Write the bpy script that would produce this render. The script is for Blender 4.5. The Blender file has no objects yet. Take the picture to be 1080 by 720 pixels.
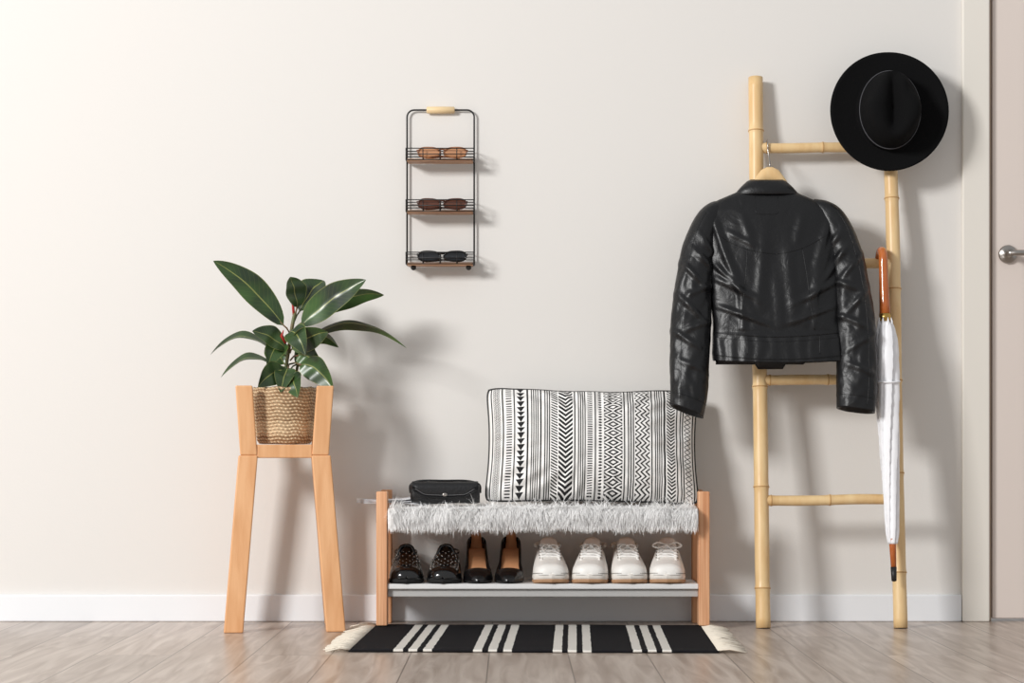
import bpy, bmesh, math, random
import numpy as np
from mathutils import Vector, Matrix, noise
from mathutils.bvhtree import BVHTree
random.seed(7)
scene = bpy.context.scene
D = bpy.data
CAM_Y, HZ, K = -6.0, 0.5135, 370.0   # camera distance, eye height, wall scale (units per metre)

def W(px, py, y):
    """photo measurement -> world metres for a thing standing at depth y"""
    s = (y - CAM_Y) / 6.0
    return Vector(((px - 540) / K * s, y, HZ + (465 - py) / K * s))

def lin(c):
    return tuple(((v/255)/12.92 if v/255 <= .04045 else ((v/255+.055)/1.055)**2.4) for v in c)

# ---------------------------------------------------------------- materials
def mat(name, rgb, rough=.5, metal=0, var=0.0, vscale=8, bump=0.0, bscale=40, stretch=(1,1,1), rgb2=None, coat=0, spec=.5, sheen=0, detail=4):
    m = D.materials.new(name); m.use_nodes = True
    nt = m.node_tree; b = nt.nodes['Principled BSDF']
    c = lin(rgb)
    b.inputs['Base Color'].default_value = (*c, 1)
    b.inputs['Roughness'].default_value = rough
    b.inputs['Metallic'].default_value = metal
    b.inputs['Coat Weight'].default_value = coat
    b.inputs['Specular IOR Level'].default_value = spec
    b.inputs['Sheen Weight'].default_value = sheen
    tc = nt.nodes.new('ShaderNodeTexCoord'); mp = nt.nodes.new('ShaderNodeMapping')
    mp.inputs['Scale'].default_value = stretch
    nt.links.new(tc.outputs['Object'], mp.inputs['Vector'])
    if var > 0 or rgb2:
        n = nt.nodes.new('ShaderNodeTexNoise'); n.inputs['Scale'].default_value = vscale; n.inputs['Detail'].default_value = detail
        nt.links.new(mp.outputs['Vector'], n.inputs['Vector'])
        r = nt.nodes.new('ShaderNodeValToRGB')
        r.color_ramp.elements[0].position = .32; r.color_ramp.elements[1].position = .68
        c2 = lin(rgb2) if rgb2 else tuple(x*(1-var) for x in c)
        r.color_ramp.elements[0].color = (*c2, 1); r.color_ramp.elements[1].color = (*c, 1)
        nt.links.new(n.outputs['Fac'], r.inputs['Fac']); nt.links.new(r.outputs['Color'], b.inputs['Base Color'])
    if bump > 0:
        n2 = nt.nodes.new('ShaderNodeTexNoise'); n2.inputs['Scale'].default_value = bscale; n2.inputs['Detail'].default_value = 5
        nt.links.new(mp.outputs['Vector'], n2.inputs['Vector'])
        bp = nt.nodes.new('ShaderNodeBump'); bp.inputs['Strength'].default_value = bump; bp.inputs['Distance'].default_value = .004
        nt.links.new(n2.outputs['Fac'], bp.inputs['Height']); nt.links.new(bp.outputs['Normal'], b.inputs['Normal'])
    return m

class E:
    """tiny expression builder for Math nodes"""
    nt = None
    def __init__(s, v): s.v = v
    @staticmethod
    def op(o, *a):
        n = E.nt.nodes.new('ShaderNodeMath'); n.operation = o
        for i, x in enumerate(a):
            x = x.v if isinstance(x, E) else x
            if isinstance(x, (int, float)): n.inputs[i].default_value = x
            else: E.nt.links.new(x, n.inputs[i])
        return E(n.outputs[0])
    def __add__(s, o): return E.op('ADD', s, o)
    def __radd__(s, o): return E.op('ADD', s, o)
    def __sub__(s, o): return E.op('SUBTRACT', s, o)
    def __rsub__(s, o): return E.op('SUBTRACT', o, s)
    def __mul__(s, o): return E.op('MULTIPLY', s, o)
    def __rmul__(s, o): return E.op('MULTIPLY', s, o)
    def __truediv__(s, o): return E.op('DIVIDE', s, o)
    def gt(s, o): return E.op('GREATER_THAN', s, o)
    def lt(s, o): return E.op('LESS_THAN', s, o)
    def abs(s): return E.op('ABSOLUTE', s)
    def fr(s): return E.op('FRACT', s)
    def mn(s, o): return E.op('MINIMUM', s, o)
    def mx(s, o): return E.op('MAXIMUM', s, o)

# ---------------------------------------------------------------- mesh helpers
def empty(name, loc=(0,0,0)):
    e = D.objects.new(name, None); e.empty_display_size = .05
    scene.collection.objects.link(e); e.location = loc
    return e

def mobj(name, verts, faces, mats, parent=None, smooth=True, uv=None, fm=None, mods=()):
    me = D.meshes.new(name); me.from_pydata([tuple(v) for v in verts], [], faces)
    if not isinstance(mats, (list, tuple)): mats = [mats]
    for m in mats: me.materials.append(m)
    if fm is not None: me.polygons.foreach_set('material_index', fm)
    me.polygons.foreach_set('use_smooth', [smooth]*len(me.polygons))
    if uv is not None:
        l = me.uv_layers.new(name='UVMap')
        for lp in me.loops: l.data[lp.index].uv = uv[lp.vertex_index]
    me.update()
    o = D.objects.new(name, me); scene.collection.objects.link(o)
    if parent: o.parent = parent
    return o

def fixn(o):
    bm = bmesh.new(); bm.from_mesh(o.data); bmesh.ops.recalc_face_normals(bm, faces=bm.faces); bm.to_mesh(o.data); bm.free()
    return o

def loft(rings, closed=True, cap=True):
    n = len(rings[0]); v = [p for r in rings for p in r]; f = []
    for i in range(len(rings)-1):
        for j in range(n if closed else n-1):
            k = (j+1) % n
            f.append((i*n+j, i*n+k, (i+1)*n+k, (i+1)*n+j))
    if cap and closed:
        f.append(tuple(range(n-1, -1, -1))); f.append(tuple((len(rings)-1)*n+j for j in range(n)))
    return v, f

def box(name, lo, hi, m, parent=None, bevel=.003, smooth=False):
    x0,y0,z0 = lo; x1,y1,z1 = hi
    v = [(x0,y0,z0),(x1,y0,z0),(x1,y1,z0),(x0,y1,z0),(x0,y0,z1),(x1,y0,z1),(x1,y1,z1),(x0,y1,z1)]
    f = [(0,3,2,1),(4,5,6,7),(0,1,5,4),(1,2,6,5),(2,3,7,6),(3,0,4,7)]
    o = mobj(name, v, f, m, parent, smooth)
    if bevel: bev(o, bevel)
    return o
def bev(o, w, seg=3):
    b = o.modifiers.new('b', 'BEVEL'); b.width = w; b.segments = seg; b.limit_method = 'ANGLE'
    return o

def tube_data(pts, rad, n=10, closed=False, flat=1.0):
    pts = [Vector(p) for p in pts]
    if not isinstance(rad, (list, tuple)): rad = [rad]*len(pts)
    rings = []; u = None
    N = len(pts)
    for i, p in enumerate(pts):
        if closed: t = pts[(i+1)%N]-pts[i-1]
        else: t = pts[min(i+1, N-1)]-pts[max(i-1, 0)]
        t.normalize()
        if u is None:
            u = t.orthogonal().normalized()
        u = (u - t*u.dot(t)).normalized(); w = t.cross(u)
        rings.append([p + (u*math.cos(2*math.pi*j/n) + w*math.sin(2*math.pi*j/n)*flat)*rad[i] for j in range(n)])
    if closed: rings.append(rings[0])
    return loft(rings, True, not closed)
def tube(name, pts, rad, m, parent=None, n=10, closed=False):
    v, f = tube_data(pts, rad, n, closed)
    return mobj(name, v, f, m, parent)
class Acc:
    def __init__(s): s.v=[]; s.f=[]; s.m=[]
    def add(s, vf, mi=0):
        o = len(s.v); s.v += [tuple(x) for x in vf[0]]; s.f += [tuple(i+o for i in q) for q in vf[1]]; s.m += [mi]*len(vf[1])
    def obj(s, name, mats, parent=None, smooth=True): return mobj(name, s.v, s.f, mats, parent, smooth, fm=s.m)
def sphere_data(c, r, n=8, sc=(1,1,1)):
    rings=[]
    for i in range(n+1):
        a = math.pi*(i+.02)/(n+.04)
        rings.append([Vector((c[0]+r*sc[0]*math.sin(a)*math.cos(2*math.pi*j/(2*n)), c[1]+r*sc[1]*math.sin(a)*math.sin(2*math.pi*j/(2*n)), c[2]-r*sc[2]*math.cos(a))) for j in range(2*n)])
    return loft(rings)
def smoothpath(pts, k=8):
    pts = [Vector(p) for p in pts]; out = []
    P = [pts[0]*2-pts[1]] + pts + [pts[-1]*2-pts[-2]]
    for i in range(1, len(P)-2):
        for j in range(k):
            t = j/k; a,b,c,d = P[i-1],P[i],P[i+1],P[i+2]
            out.append(.5*((2*b)+(c-a)*t+(2*a-5*b+4*c-d)*t*t+(3*b-a-3*c+d)*t**3))
    out.append(pts[-1]); return out
def ss(a, b, x):
    t = min(1, max(0, (x-a)/(b-a))); return t*t*(3-2*t)
def sp(v, p): return math.copysign(abs(v)**p, v)
def nz(x, y, z): return noise.noise(Vector((x, y, z)))

# ================================================================ ROOM
M_wall = mat('wall_paint', (226,223,219), .85, bump=.06, bscale=160, spec=.2)
M_white = mat('white_paint', (236,238,241), .45)
M_trim = mat('trim_paint', (232,227,218), .5)
M_door = mat('door_paint', (224,212,204), .5)
M_jamb = mat('jamb_shadow_brown', (168,148,132), .6)  # brown tone paints the shadow in the door recess onto the jamb

def multi_box(name, boxes, m, bevel=0):
    a = Acc()
    for lo, hi in boxes:
        x0,y0,z0 = lo; x1,y1,z1 = hi
        a.add(([(x0,y0,z0),(x1,y0,z0),(x1,y1,z0),(x0,y1,z0),(x0,y0,z1),(x1,y0,z1),(x1,y1,z1),(x0,y1,z1)],
               [(0,3,2,1),(4,5,6,7),(0,1,5,4),(1,2,6,5),(2,3,7,6),(3,0,4,7)]))
    o = a.obj(name, [m], None, False)
    if bevel: bev(o, bevel)
    return o
DX0, DX1, DH = 1.345, 2.165, 2.06
multi_box('wall_back', [((-4.5,0,0),(DX0,.14,2.7)), ((DX1,0,0),(4,.14,2.7)), ((DX0,0,DH),(DX1,.14,2.7))], M_wall)
# floor material: grey-brown laminate planks running away from the wall
mf = D.materials.new('laminate_planks'); mf.use_nodes = True
nt = mf.node_tree; bs = nt.nodes['Principled BSDF']; L = nt.links
tc = nt.nodes.new('ShaderNodeTexCoord'); mp = nt.nodes.new('ShaderNodeMapping'); mp.inputs['Rotation'].default_value = (0,0,math.pi/2)
mp.inputs['Location'].default_value = (0.35,.055,0)
L.new(tc.outputs['Object'], mp.inputs['Vector'])
br = nt.nodes.new('ShaderNodeTexBrick'); br.inputs['Scale'].default_value = 1; br.inputs['Brick Width'].default_value = 1.3; br.inputs['Row Height'].default_value = .19
br.inputs['Mortar Size'].default_value = .0018; br.inputs['Mortar Smooth'].default_value = .3; br.offset = .37
br.inputs['Color1'].default_value = (.0,.0,.0,1); br.inputs['Color2'].default_value = (1,1,1,1); br.inputs['Mortar'].default_value = (.5,.5,.5,1)
L.new(mp.outputs['Vector'], br.inputs['Vector'])
mp2 = nt.nodes.new('ShaderNodeMapping'); mp2.inputs['Scale'].default_value = (11,.9,1); L.new(tc.outputs['Object'], mp2.inputs['Vector'])
addv = nt.nodes.new('ShaderNodeVectorMath'); addv.operation='ADD'; L.new(mp2.outputs['Vector'], addv.inputs[0])
sc = nt.nodes.new('ShaderNodeVectorMath'); sc.operation='SCALE'; sc.inputs['Scale'].default_value = 7; L.new(br.outputs['Color'], sc.inputs[0]); L.new(sc.outputs[0], addv.inputs[1])
n1 = nt.nodes.new('ShaderNodeTexNoise'); n1.inputs['Scale'].default_value = 2.2; n1.inputs['Detail'].default_value = 9; n1.inputs['Distortion'].default_value = 1.4; L.new(addv.outputs[0], n1.inputs['Vector'])
rp = nt.nodes.new('ShaderNodeValToRGB'); e = rp.color_ramp.elements
e[0].position=.3; e[0].color=(*lin((158,140,126)),1); e[1].position=.7; e[1].color=(*lin((206,192,180)),1)
L.new(n1.outputs['Fac'], rp.inputs['Fac'])
hs = nt.nodes.new('ShaderNodeMix'); hs.data_type='RGBA'; hs.blend_type='MULTIPLY'; hs.inputs['Factor'].default_value = 1
rp2 = nt.nodes.new('ShaderNodeValToRGB'); rp2.color_ramp.elements[0].color=(.80,.79,.78,1); rp2.color_ramp.elements[1].color=(1.0,1.0,1.0,1)
L.new(br.outputs['Color'], rp2.inputs['Fac']); L.new(rp.outputs['Color'], hs.inputs['A']); L.new(rp2.outputs['Color'], hs.inputs['B'])
mx = nt.nodes.new('ShaderNodeMix'); mx.data_type='RGBA'; mx.inputs['B'].default_value=(*lin((112,98,88)),1)
L.new(br.outputs['Fac'], mx.inputs['Factor']); L.new(hs.outputs['Result'], mx.inputs['A']); L.new(mx.outputs['Result'], bs.inputs['Base Color'])
bs.inputs['Roughness'].default_value=.30
fl = multi_box('floor', [((-4.5,-6.5,-.06),(4,.14,0))], mf)
box('baseboard_back', (-4.5,-.013,.0), (1.28,-.0002,.077), M_white, None, .004)
tr = empty('trim_1')
box('casing_left', (1.281,-.018,0), (1.358,-.0002,2.12), M_trim, tr, .004)
box('casing_right', (2.152,-.018,0), (2.229,-.0002,2.12), M_trim, tr, .004)
box('casing_top', (1.358,-.018,2.045), (2.152,-.0002,2.12), M_trim, tr, .004)
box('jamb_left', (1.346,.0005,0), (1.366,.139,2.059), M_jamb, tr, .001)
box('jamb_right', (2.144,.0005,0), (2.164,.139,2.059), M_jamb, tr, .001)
door = empty('door_1')
box('leaf', (1.370,.006,.008), (2.140,.046,2.04), M_door, door, .003)
M_steel = mat('brushed_steel', (170,165,160), .28, 1)
c = W(1063,268,-.0)
a = Acc()
a.add(loft([[Vector((c.x+r*math.cos(t*math.pi/16), y, c.z+r*math.sin(t*math.pi/16))) for t in range(32)] for r,y in ((.026,.0055),(.026,-.003),(.023,-.006),(.010,-.0065),(.009,-.035),(.009,-.045))]))
a.add(tube_data(smoothpath([(c.x,-.038,c.z),(c.x+.02,-.044,c.z),(c.x+.06,-.045,c.z),(c.x+.12,-.043,c.z)]), .0085, 12))
a.obj('lever_handle', [M_steel], door)

# ================================================================ MATERIALS for objects
M_oak = mat('light_wood', (232,180,132), .45, rgb2=(216,158,108), vscale=3, stretch=(14,14,1.5), bump=.1, bscale=30)
M_ply = mat('plywood', (226,172,128), .5, rgb2=(206,146,102), vscale=3, stretch=(14,14,1.2))
M_bamboo = mat('bamboo', (236,206,156), .38, rgb2=(222,184,130), vscale=5, stretch=(6,6,1.5))
M_bnode = mat('bamboo_node', (196,154,102), .5)
M_black = mat('black_metal', (26,25,25), .45)
M_dark = mat('black_lining', (10,10,10), .8)

# ================================================================ PLANT STAND
st = empty('plant_stand', (-.625,-.225,0)); st.rotation_euler = (0,0,math.radians(7))
def beam(name, p0, p1, w, t, parent, m, axis=Vector((1,0,0)), cutz=True):
    """board between p0 and p1, horizontal cut ends"""
    p0, p1 = Vector(p0), Vector(p1); v=[]
    for p in (p0, p1):
        for dx, dy in ((-1,-1),(1,-1),(1,1),(-1,1)): v.append((p.x+dx*w/2, p.y+dy*t/2, p.z))
    f = [(0,3,2,1),(4,5,6,7),(0,1,5,4),(1,2,6,5),(2,3,7,6),(3,0,4,7)]
    o = mobj(name, v, f, m, parent, False); bev(o, .004); return o
k = 0
for sx in (-1,1):
    for sy in (-1,1):
        k += 1
        beam(f'leg_{k}', (sx*.137, sy*.115, 0), (sx*.098, sy*.082, .475), .052 if sy<0 else .045, .034, st, M_oak)
        beam(f'upright_{k}', (sx*.096, sy*.080, .475), (sx*.109, sy*.09, .663), .046 if sy<0 else .042, .034, st, M_oak)
box('rail_front', (-.074,-.095,.468), (.074,-.068,.504), M_oak, st, .003)
box('rail_back', (-.074,.068,.468), (.074,.095,.504), M_oak, st, .003)
box('rail_left', (-.108,-.064,.468), (-.086,.064,.504), M_oak, st, .003)
box('rail_right', (.086,-.064,.468), (.108,.064,.504), M_oak, st, .003)
box('slat', (-.085,-.03,.480), (.085,.03,.504), M_oak, st, .003)

# ================================================================ POTTED PLANT
pl = empty('potted_rubber_plant')
mb = D.materials.new('woven_seagrass'); mb.use_nodes=True; nt=mb.node_tree; E.nt=nt; b=nt.nodes['Principled BSDF']
tc=nt.nodes.new('ShaderNodeTexCoord'); sx=nt.nodes.new('ShaderNodeSeparateXYZ'); nt.links.new(tc.outputs['UV'], sx.inputs[0])
u=E(sx.outputs[0]); v=E(sx.outputs[1])
rowf = (v*17).fr(); 
strand = ((u*44)+ (v*17)*.5 ).fr()
h = (1-((rowf-.5).abs()*2)) * (1-((strand-.5).abs()*1.6))
nn=nt.nodes.new('ShaderNodeTexNoise'); nn.inputs['Scale'].default_value=60; nt.links.new(tc.outputs['Object'], nn.inputs['Vector'])
r=nt.nodes.new('ShaderNodeValToRGB'); r.color_ramp.elements[0].color=(*lin((140,104,70)),1); r.color_ramp.elements[1].color=(*lin((236,206,166)),1); r.color_ramp.elements[1].position=.65
band=(v-.28).abs().lt(.12)*.25
hh = h*1.1 + (E(nn.outputs['Fac'])-.5)*.6 + band
nt.links.new(hh.v, r.inputs[0]); nt.links.new(r.outputs[0], b.inputs['Base Color'])
bp=nt.nodes.new('ShaderNodeBump'); bp.inputs['Distance'].default_value=.005; nt.links.new(h.v,bp.inputs['Height']); nt.links.new(bp.outputs[0], b.inputs['Normal']); b.inputs['Roughness'].default_value=.8
PX, PY = -.624, -.225
prof=[(0,.5055),(.06,.5055),(.070,.507),(.0755,.515),(.079,.54),(.082,.57),(.084,.60),(.0855,.63),(.086,.652),(.0855,.659),(.083,.661),(.080,.657),(.079,.64)]
rings=[];uv=[]
for r_,z in prof:
    n=48; rings.append([Vector((PX+max(r_,.001)*math.cos(2*math.pi*j/n), PY+max(r_,.001)*math.sin(2*math.pi*j/n), z+(.0015*math.sin(j*1.3) if z>.51 else 0))) for j in range(n+1)]); uv += [(j/n, (z-.505)/.156) for j in range(n+1)]
vv,ff = loft(rings, False)
fixn(mobj('basket', vv, ff, mb, pl, uv=uv))
M_soil = mat('soil', (58,42,32), .95, var=.5, vscale=60, bump=1, bscale=80)
vv,ff = loft([[Vector((PX+r_*math.cos(j*math.pi/16), PY+r_*math.sin(j*math.pi/16), z)) for j in range(32)] for r_,z in ((.079,.645),(.05,.65),(.001,.652))])
mobj('soil', vv, ff, M_soil, pl)
# leaves
ml = D.materials.new('rubber_leaf'); ml.use_nodes=True; nt=ml.node_tree; E.nt=nt; b=nt.nodes['Principled BSDF']
tc=nt.nodes.new('ShaderNodeTexCoord'); sx=nt.nodes.new('ShaderNodeSeparateXYZ'); nt.links.new(tc.outputs['UV'], sx.inputs[0])
u=E(sx.outputs[0]); v=E(sx.outputs[1]); au=(u-.5).abs()
mid = au.lt(.022)*.8; vein = ((v*15-au*5).fr().lt(.1))*.10; edge=au.gt(.475)*.45
fac = mid.mx(vein).mx(edge)
mixn=nt.nodes.new('ShaderNodeMix'); mixn.data_type='RGBA'; mixn.inputs['B'].default_value=(*lin((146,150,84)),1)
no=nt.nodes.new('ShaderNodeTexNoise'); no.inputs['Scale'].default_value=9; nt.links.new(tc.outputs['Object'], no.inputs['Vector'])
r=nt.nodes.new('ShaderNodeValToRGB'); r.color_ramp.elements[0].position=.38; r.color_ramp.elements[0].color=(*lin((32,46,30)),1); r.color_ramp.elements[1].position=.68; r.color_ramp.elements[1].color=(*lin((70,102,50)),1)
nt.links.new(no.outputs['Fac'], r.inputs[0]); nt.links.new(r.outputs[0], mixn.inputs['A']); nt.links.new(fac.v, mixn.inputs['Factor']); nt.links.new(mixn.outputs['Result'], b.inputs['Base Color'])
b.inputs['Roughness'].default_value=.3
M_stem = mat('stem', (88,100,56), .5, rgb2=(120,70,50), vscale=20)
M_bud = mat('red_sheath', (176,44,40), .4)
def leaf(i, base, tip, width, arch=.02, roll=0, fold=.25, curl=0):
    base, tip = Vector(base), Vector(tip); d = tip-base; Ld=d.length; dn=d.normalized()
    view = Vector((0,-1,0)); side = dn.cross(view).normalized()
    side = Matrix.Rotation(roll, 3, dn) @ side; nrm = side.cross(dn).normalized()
    if nrm.y>0: nrm=-nrm
    NS, NU = 22, 9; v=[];uv=[];f=[]
    for a_ in range(NS+1):
        s=a_/NS; hw = width/2*(max(0,math.sin(math.pi*min(1,s**.82)))**.75)*(1-.12*s); hw=max(hw,.0006)
        c_ = base + d*s + Vector((0,0,1))*arch*4*s*(1-s) - Vector((0,0,1))*curl*s**3
        for b_ in range(NU):
            t=b_/(NU-1)*2-1
            v.append(c_+side*hw*t + nrm*hw*(fold*abs(t)+ .06*math.sin(s*14+t)) ); uv.append((b_/(NU-1), s))
    for a_ in range(NS):
        for b_ in range(NU-1):
            q=a_*NU+b_; f.append((q,q+1,q+NU+1,q+NU))
    mobj(f'leaf_{i}', v, f, ml, pl, uv=uv)
stem_pts = smoothpath([(PX,PY,.645),(PX+.005,PY,.72),W(304,372,PY),W(308,345,PY-.005),W(311,330,PY)])
tube('stem', stem_pts, .005, M_stem, pl)
tube('stem_side', smoothpath([(PX+.02,PY+.02,.645),W(314,385,PY+.02),W(318,368,PY+.02)]), .004, M_stem, pl)
P=PY
LV=[((299,343,P-.01),(225,275,P-.05),.082,.02,.35,(306,352)),
    ((316,328,P+.01),(342,296,P+.05),.09,.015,-.4,(310,340)),
    ((314,324,P+.0),(306,292,P-.02),.075,.01,.7,(310,338)),
    ((318,343,P-.02),(386,295,P-.06),.085,.012,-.25,(309,350)),
    ((335,330,P+.03),(405,311,P+.05),.066,.02,.7,(312,345)),
    ((330,354,P+.0),(429,367,P-.05),.058,.05,1.15,(308,355)),
    ((302,368,P-.03),(266,349,P-.08),.068,.01,.6,(306,372)),
    ((290,374,P-.0),(222,374,P-.03),.05,.05,1.1,(305,376)),
    ((290,388,P+.01),(233,398,P-.02),.05,.04,1.1,(304,388)),
    ((308,368,P-.03),(346,350,P-.07),.072,.01,.3,(306,372)),
    ((318,384,P-.03),(352,412,P-.07),.074,.02,.2,(305,384)),
    ((300,390,P-.04),(272,408,P-.09),.07,.012,-.3,(304,392)),
    ((306,396,P-.05),(314,419,P-.1),.066,.01,.3,(304,396)),
    ((312,362,P+.02),(357,366,P+.05),.07,.03,.9,(308,366)),
    ((306,350,P-.03),(322,374,P-.09),.07,.02,.1,(308,350)),
    ((298,360,P-.02),(282,388,P-.07),.066,.02,-.3,(306,362)),
    ((312,385,P+.02),(332,368,P+.06),.07,.01,.2,(306,390)),
    ((300,384,P+.02),(281,364,P+.06),.07,.01,.2,(305,390)),
    ((314,374,P-.01),(340,392,P-.04),.07,.015,.3,(306,380)),
    ((304,388,P-.03),(296,414,P-.09),.06,.012,.1,(305,384))]
for i,(b0,t0,w_,ar,ro,sm_) in enumerate(LV,1):
    bb=W(*b0); leaf(i, bb, W(*t0), w_, ar, ro)
    s0=W(sm_[0],sm_[1],P); tube(f'petiole_{i}', [s0, (s0+bb)/2+Vector((0,0,.004)), bb+(W(*t0)-bb)*.05], .0024, M_stem, pl, 6)
a=Acc(); a.add(tube_data([W(310,332,P),W(309,322,P),W(307,312,P-.005)],[.004,.0035,.0008],8)); a.add(tube_data([W(301,362,P-.03),W(297,354,P-.035),W(299,348,P-.04)],[.004,.004,.001],8)); a.obj('red_buds',[M_bud],pl)

# ================================================================ WIRE WALL RACK
rk = empty('wall_rack')
M_rackwood = mat('rack_wood', (196,150,114), .5, rgb2=(150,104,74), vscale=4, stretch=(2,12,12))
M_handle = mat('handle_wood', (232,204,158), .5)
RX0, RX1 = W(429,0,-.03).x, W(500,0,-.03).x
ztop, zbot = W(0,115,-.03).z, W(0,279,-.03).z
a=Acc(); r_=.002
def arcpath(x0,x1,z0,z1,y,rc=.02):
    p=[(x0,y,z0)]
    for k in range(7): t=math.pi-k*math.pi/12; p.append((x0+rc+rc*math.cos(t),y,z1-rc+rc*math.sin(t)))
    for k in range(7): t=math.pi/2-k*math.pi/12; p.append((x1-rc+rc*math.cos(t),y,z1-rc+rc*math.sin(t)))
    p.append((x1,y,z0)); return p
a.add(tube_data(arcpath(RX0,RX1,zbot,ztop,-.012),.0025,8))
tiers=[W(0,170,-.04).z,W(0,224,-.04).z,W(0,279,-.04).z]
y0,y1=-.075,-.012
for zt in tiers:
    for dz in (0,.016,.032):
        for p,q in (((RX0,y0),(RX1,y0)),((RX0,y1),(RX1,y1)),((RX0,y0),(RX0,y1)),((RX1,y0),(RX1,y1))):
            a.add(tube_data([(p[0],p[1],zt+dz),(q[0],q[1],zt+dz)],r_*.75,6))
    for i in range(5):
        x=RX0+(RX1-RX0)*i/4
        for y in (y0,y1): a.add(tube_data([(x,y,zt-.001),(x,y,zt+.033)],r_*.7,6))
for x in (RX0+.02,RX1-.015):
    a.add(sphere_data((x,-.05,zbot-.010),.008,6)); a.add(tube_data([(x,-.05,zbot),(x,-.05,zbot-.01)],.003,6))
a.obj('wire_frame',[M_black],rk)
for i,zt in enumerate(tiers): box(f'shelf_{i+1}', (RX0+.003,y0+.002,zt-.004),(RX1-.003,-.014,zt+.003), M_rackwood, rk, .001)
xm=(RX0+RX1)/2
tube('grip',[(xm-.040,-.012,ztop),(xm-.038,-.012,ztop),(xm,-.012,ztop),(xm+.038,-.012,ztop),(xm+.040,-.012,ztop)],[.007,.0095,.010,.0095,.007],M_handle,rk,14)
def sunglasses(name, x, z, fr, lens, w=.145):
    e_=empty(name,(x,-.050,z)); a=Acc()
    for sg in (-1,1):
        cx=sg*w*.25
        ring=[(cx+w*.215*sp(math.cos(t*math.pi/14),.8), -.012+ .03*abs(cx+.03*math.cos(t*math.pi/14))**1.3, .018+.0135*sp(math.sin(t*math.pi/14),.8)*(1+.12*sg*math.cos(t*math.pi/14))) for t in range(28)]
        a.add(tube_data(ring,.0026,6,True),0)
        a.add(([Vector((q[0],q[1],q[2])) for q in ring],[tuple(range(28))]),1)
        a.add(tube_data(smoothpath([(sg*w*.46,-.010,.024),(sg*w*.49,-.004,.024),(sg*w*.42,.012,.020),(sg*.0,.016+.004*sg,.010),(-sg*w*.34,.018+.004*sg,.005)]),.0022,6),0)
    a.add(tube_data(smoothpath([(-.012,-.012,.023),(0,-.013,.027),(.012,-.012,.023)]),.0026,6),0)
    a.obj('glasses_body',[fr,lens],e_)
Mtort=mat('tortoise_frame',(190,132,90),.3,rgb2=(120,72,46),vscale=50); Mbl=mat('brown_lens',(96,58,44),.12); Mtan=mat('amber_lens',(200,146,108),.15); Mbk=mat('black_gloss',(14,14,15),.12)
sunglasses('sunglasses', xm+.006, tiers[0]+.004, Mtort, Mtan)
sunglasses('sunglasses', xm+.006, tiers[1]+.004, mat('dark_tortoise',(80,44,32),.25), Mbl)
sunglasses('sunglasses', xm+.006, tiers[2]+.004, Mbk, mat('smoke_lens',(40,42,46),.1))

# ================================================================ RUG
rg = empty('striped_rug', (.062,-.545,0)); rg.rotation_euler=(0,0,-.03)
mr = D.materials.new('woven_rug'); mr.use_nodes=True; nt=mr.node_tree; E.nt=nt; b=nt.nodes['Principled BSDF']
tc=nt.nodes.new('ShaderNodeTexCoord'); sx=nt.nodes.new('ShaderNodeSeparateXYZ'); nt.links.new(tc.outputs['Object'], sx.inputs[0])
wn=nt.nodes.new('ShaderNodeTexNoise'); wn.inputs['Scale'].default_value=40; nt.links.new(tc.outputs['Object'], wn.inputs['Vector'])
x=E(sx.outputs[0])+(E(wn.outputs['Fac'])-.5)*.006
g=((x+.45)/.9)
st_=None
for c0 in (.175,.39,.605,.82):
    for d_ in (-.04,0,.04):
        q=(g-(c0+d_)).abs().lt(.0120)
        st_=q if st_ is None else st_.mx(q)
m_=nt.nodes.new('ShaderNodeMix'); m_.data_type='RGBA'; m_.inputs['A'].default_value=(*lin((30,29,32)),1); m_.inputs['B'].default_value=(*lin((232,228,220)),1)
nt.links.new(st_.v,m_.inputs['Factor']); nt.links.new(m_.outputs['Result'], b.inputs['Base Color']); b.inputs['Roughness'].default_value=.95; b.inputs['Specular IOR Level'].default_value=.15
wv=nt.nodes.new('ShaderNodeTexWave'); wv.inputs['Scale'].default_value=90; wv.bands_direction='Y'; wv.inputs['Distortion'].default_value=1; nt.links.new(tc.outputs['Object'], wv.inputs['Vector'])
bp=nt.nodes.new('ShaderNodeBump'); bp.inputs['Distance'].default_value=.002; nt.links.new(wv.outputs['Fac'],bp.inputs['Height']); nt.links.new(bp.outputs[0], b.inputs['Normal'])
NX,NY=120,40; top=[]
def rugz(x,y): return .0075+.0015*nz(x*7,y*7,3)
vv=[];ff=[]
for i in range(NX+1):
    for j in range(NY+1):
        x_=-.45+.9*i/NX; y_=-.35+.7*j/NY
        vv.append((x_, y_+.004*nz(x_*9,0,5)*(1 if abs(y_)>.3 else 0), rugz(x_,y_)))
for i in range(NX):
    for j in range(NY): q=i*(NY+1)+j; ff.append((q,q+NY+1,q+NY+2,q+1))
o=mobj('weave',vv,ff,mr,rg); s_=o.modifiers.new('s','SOLIDIFY'); s_.thickness=.006; s_.offset=-1
M_cream=mat('cream_cotton',(226,216,200),.95)
a=Acc()
for sg in (-1,1):
    for i in range(150):
        y_=-.348+.696*i/149; l_=random.uniform(.045,.07); dy=random.uniform(-.02,.02)
        a.add(tube_data([(sg*.446,y_,.007),(sg*(.45+l_*.4),y_+dy*.4,.008+random.random()*.004),(sg*(.45+l_),y_+dy,.003)],[.0024,.0022,.0012],5))
a.obj('fringe',[M_cream],rg)

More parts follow.
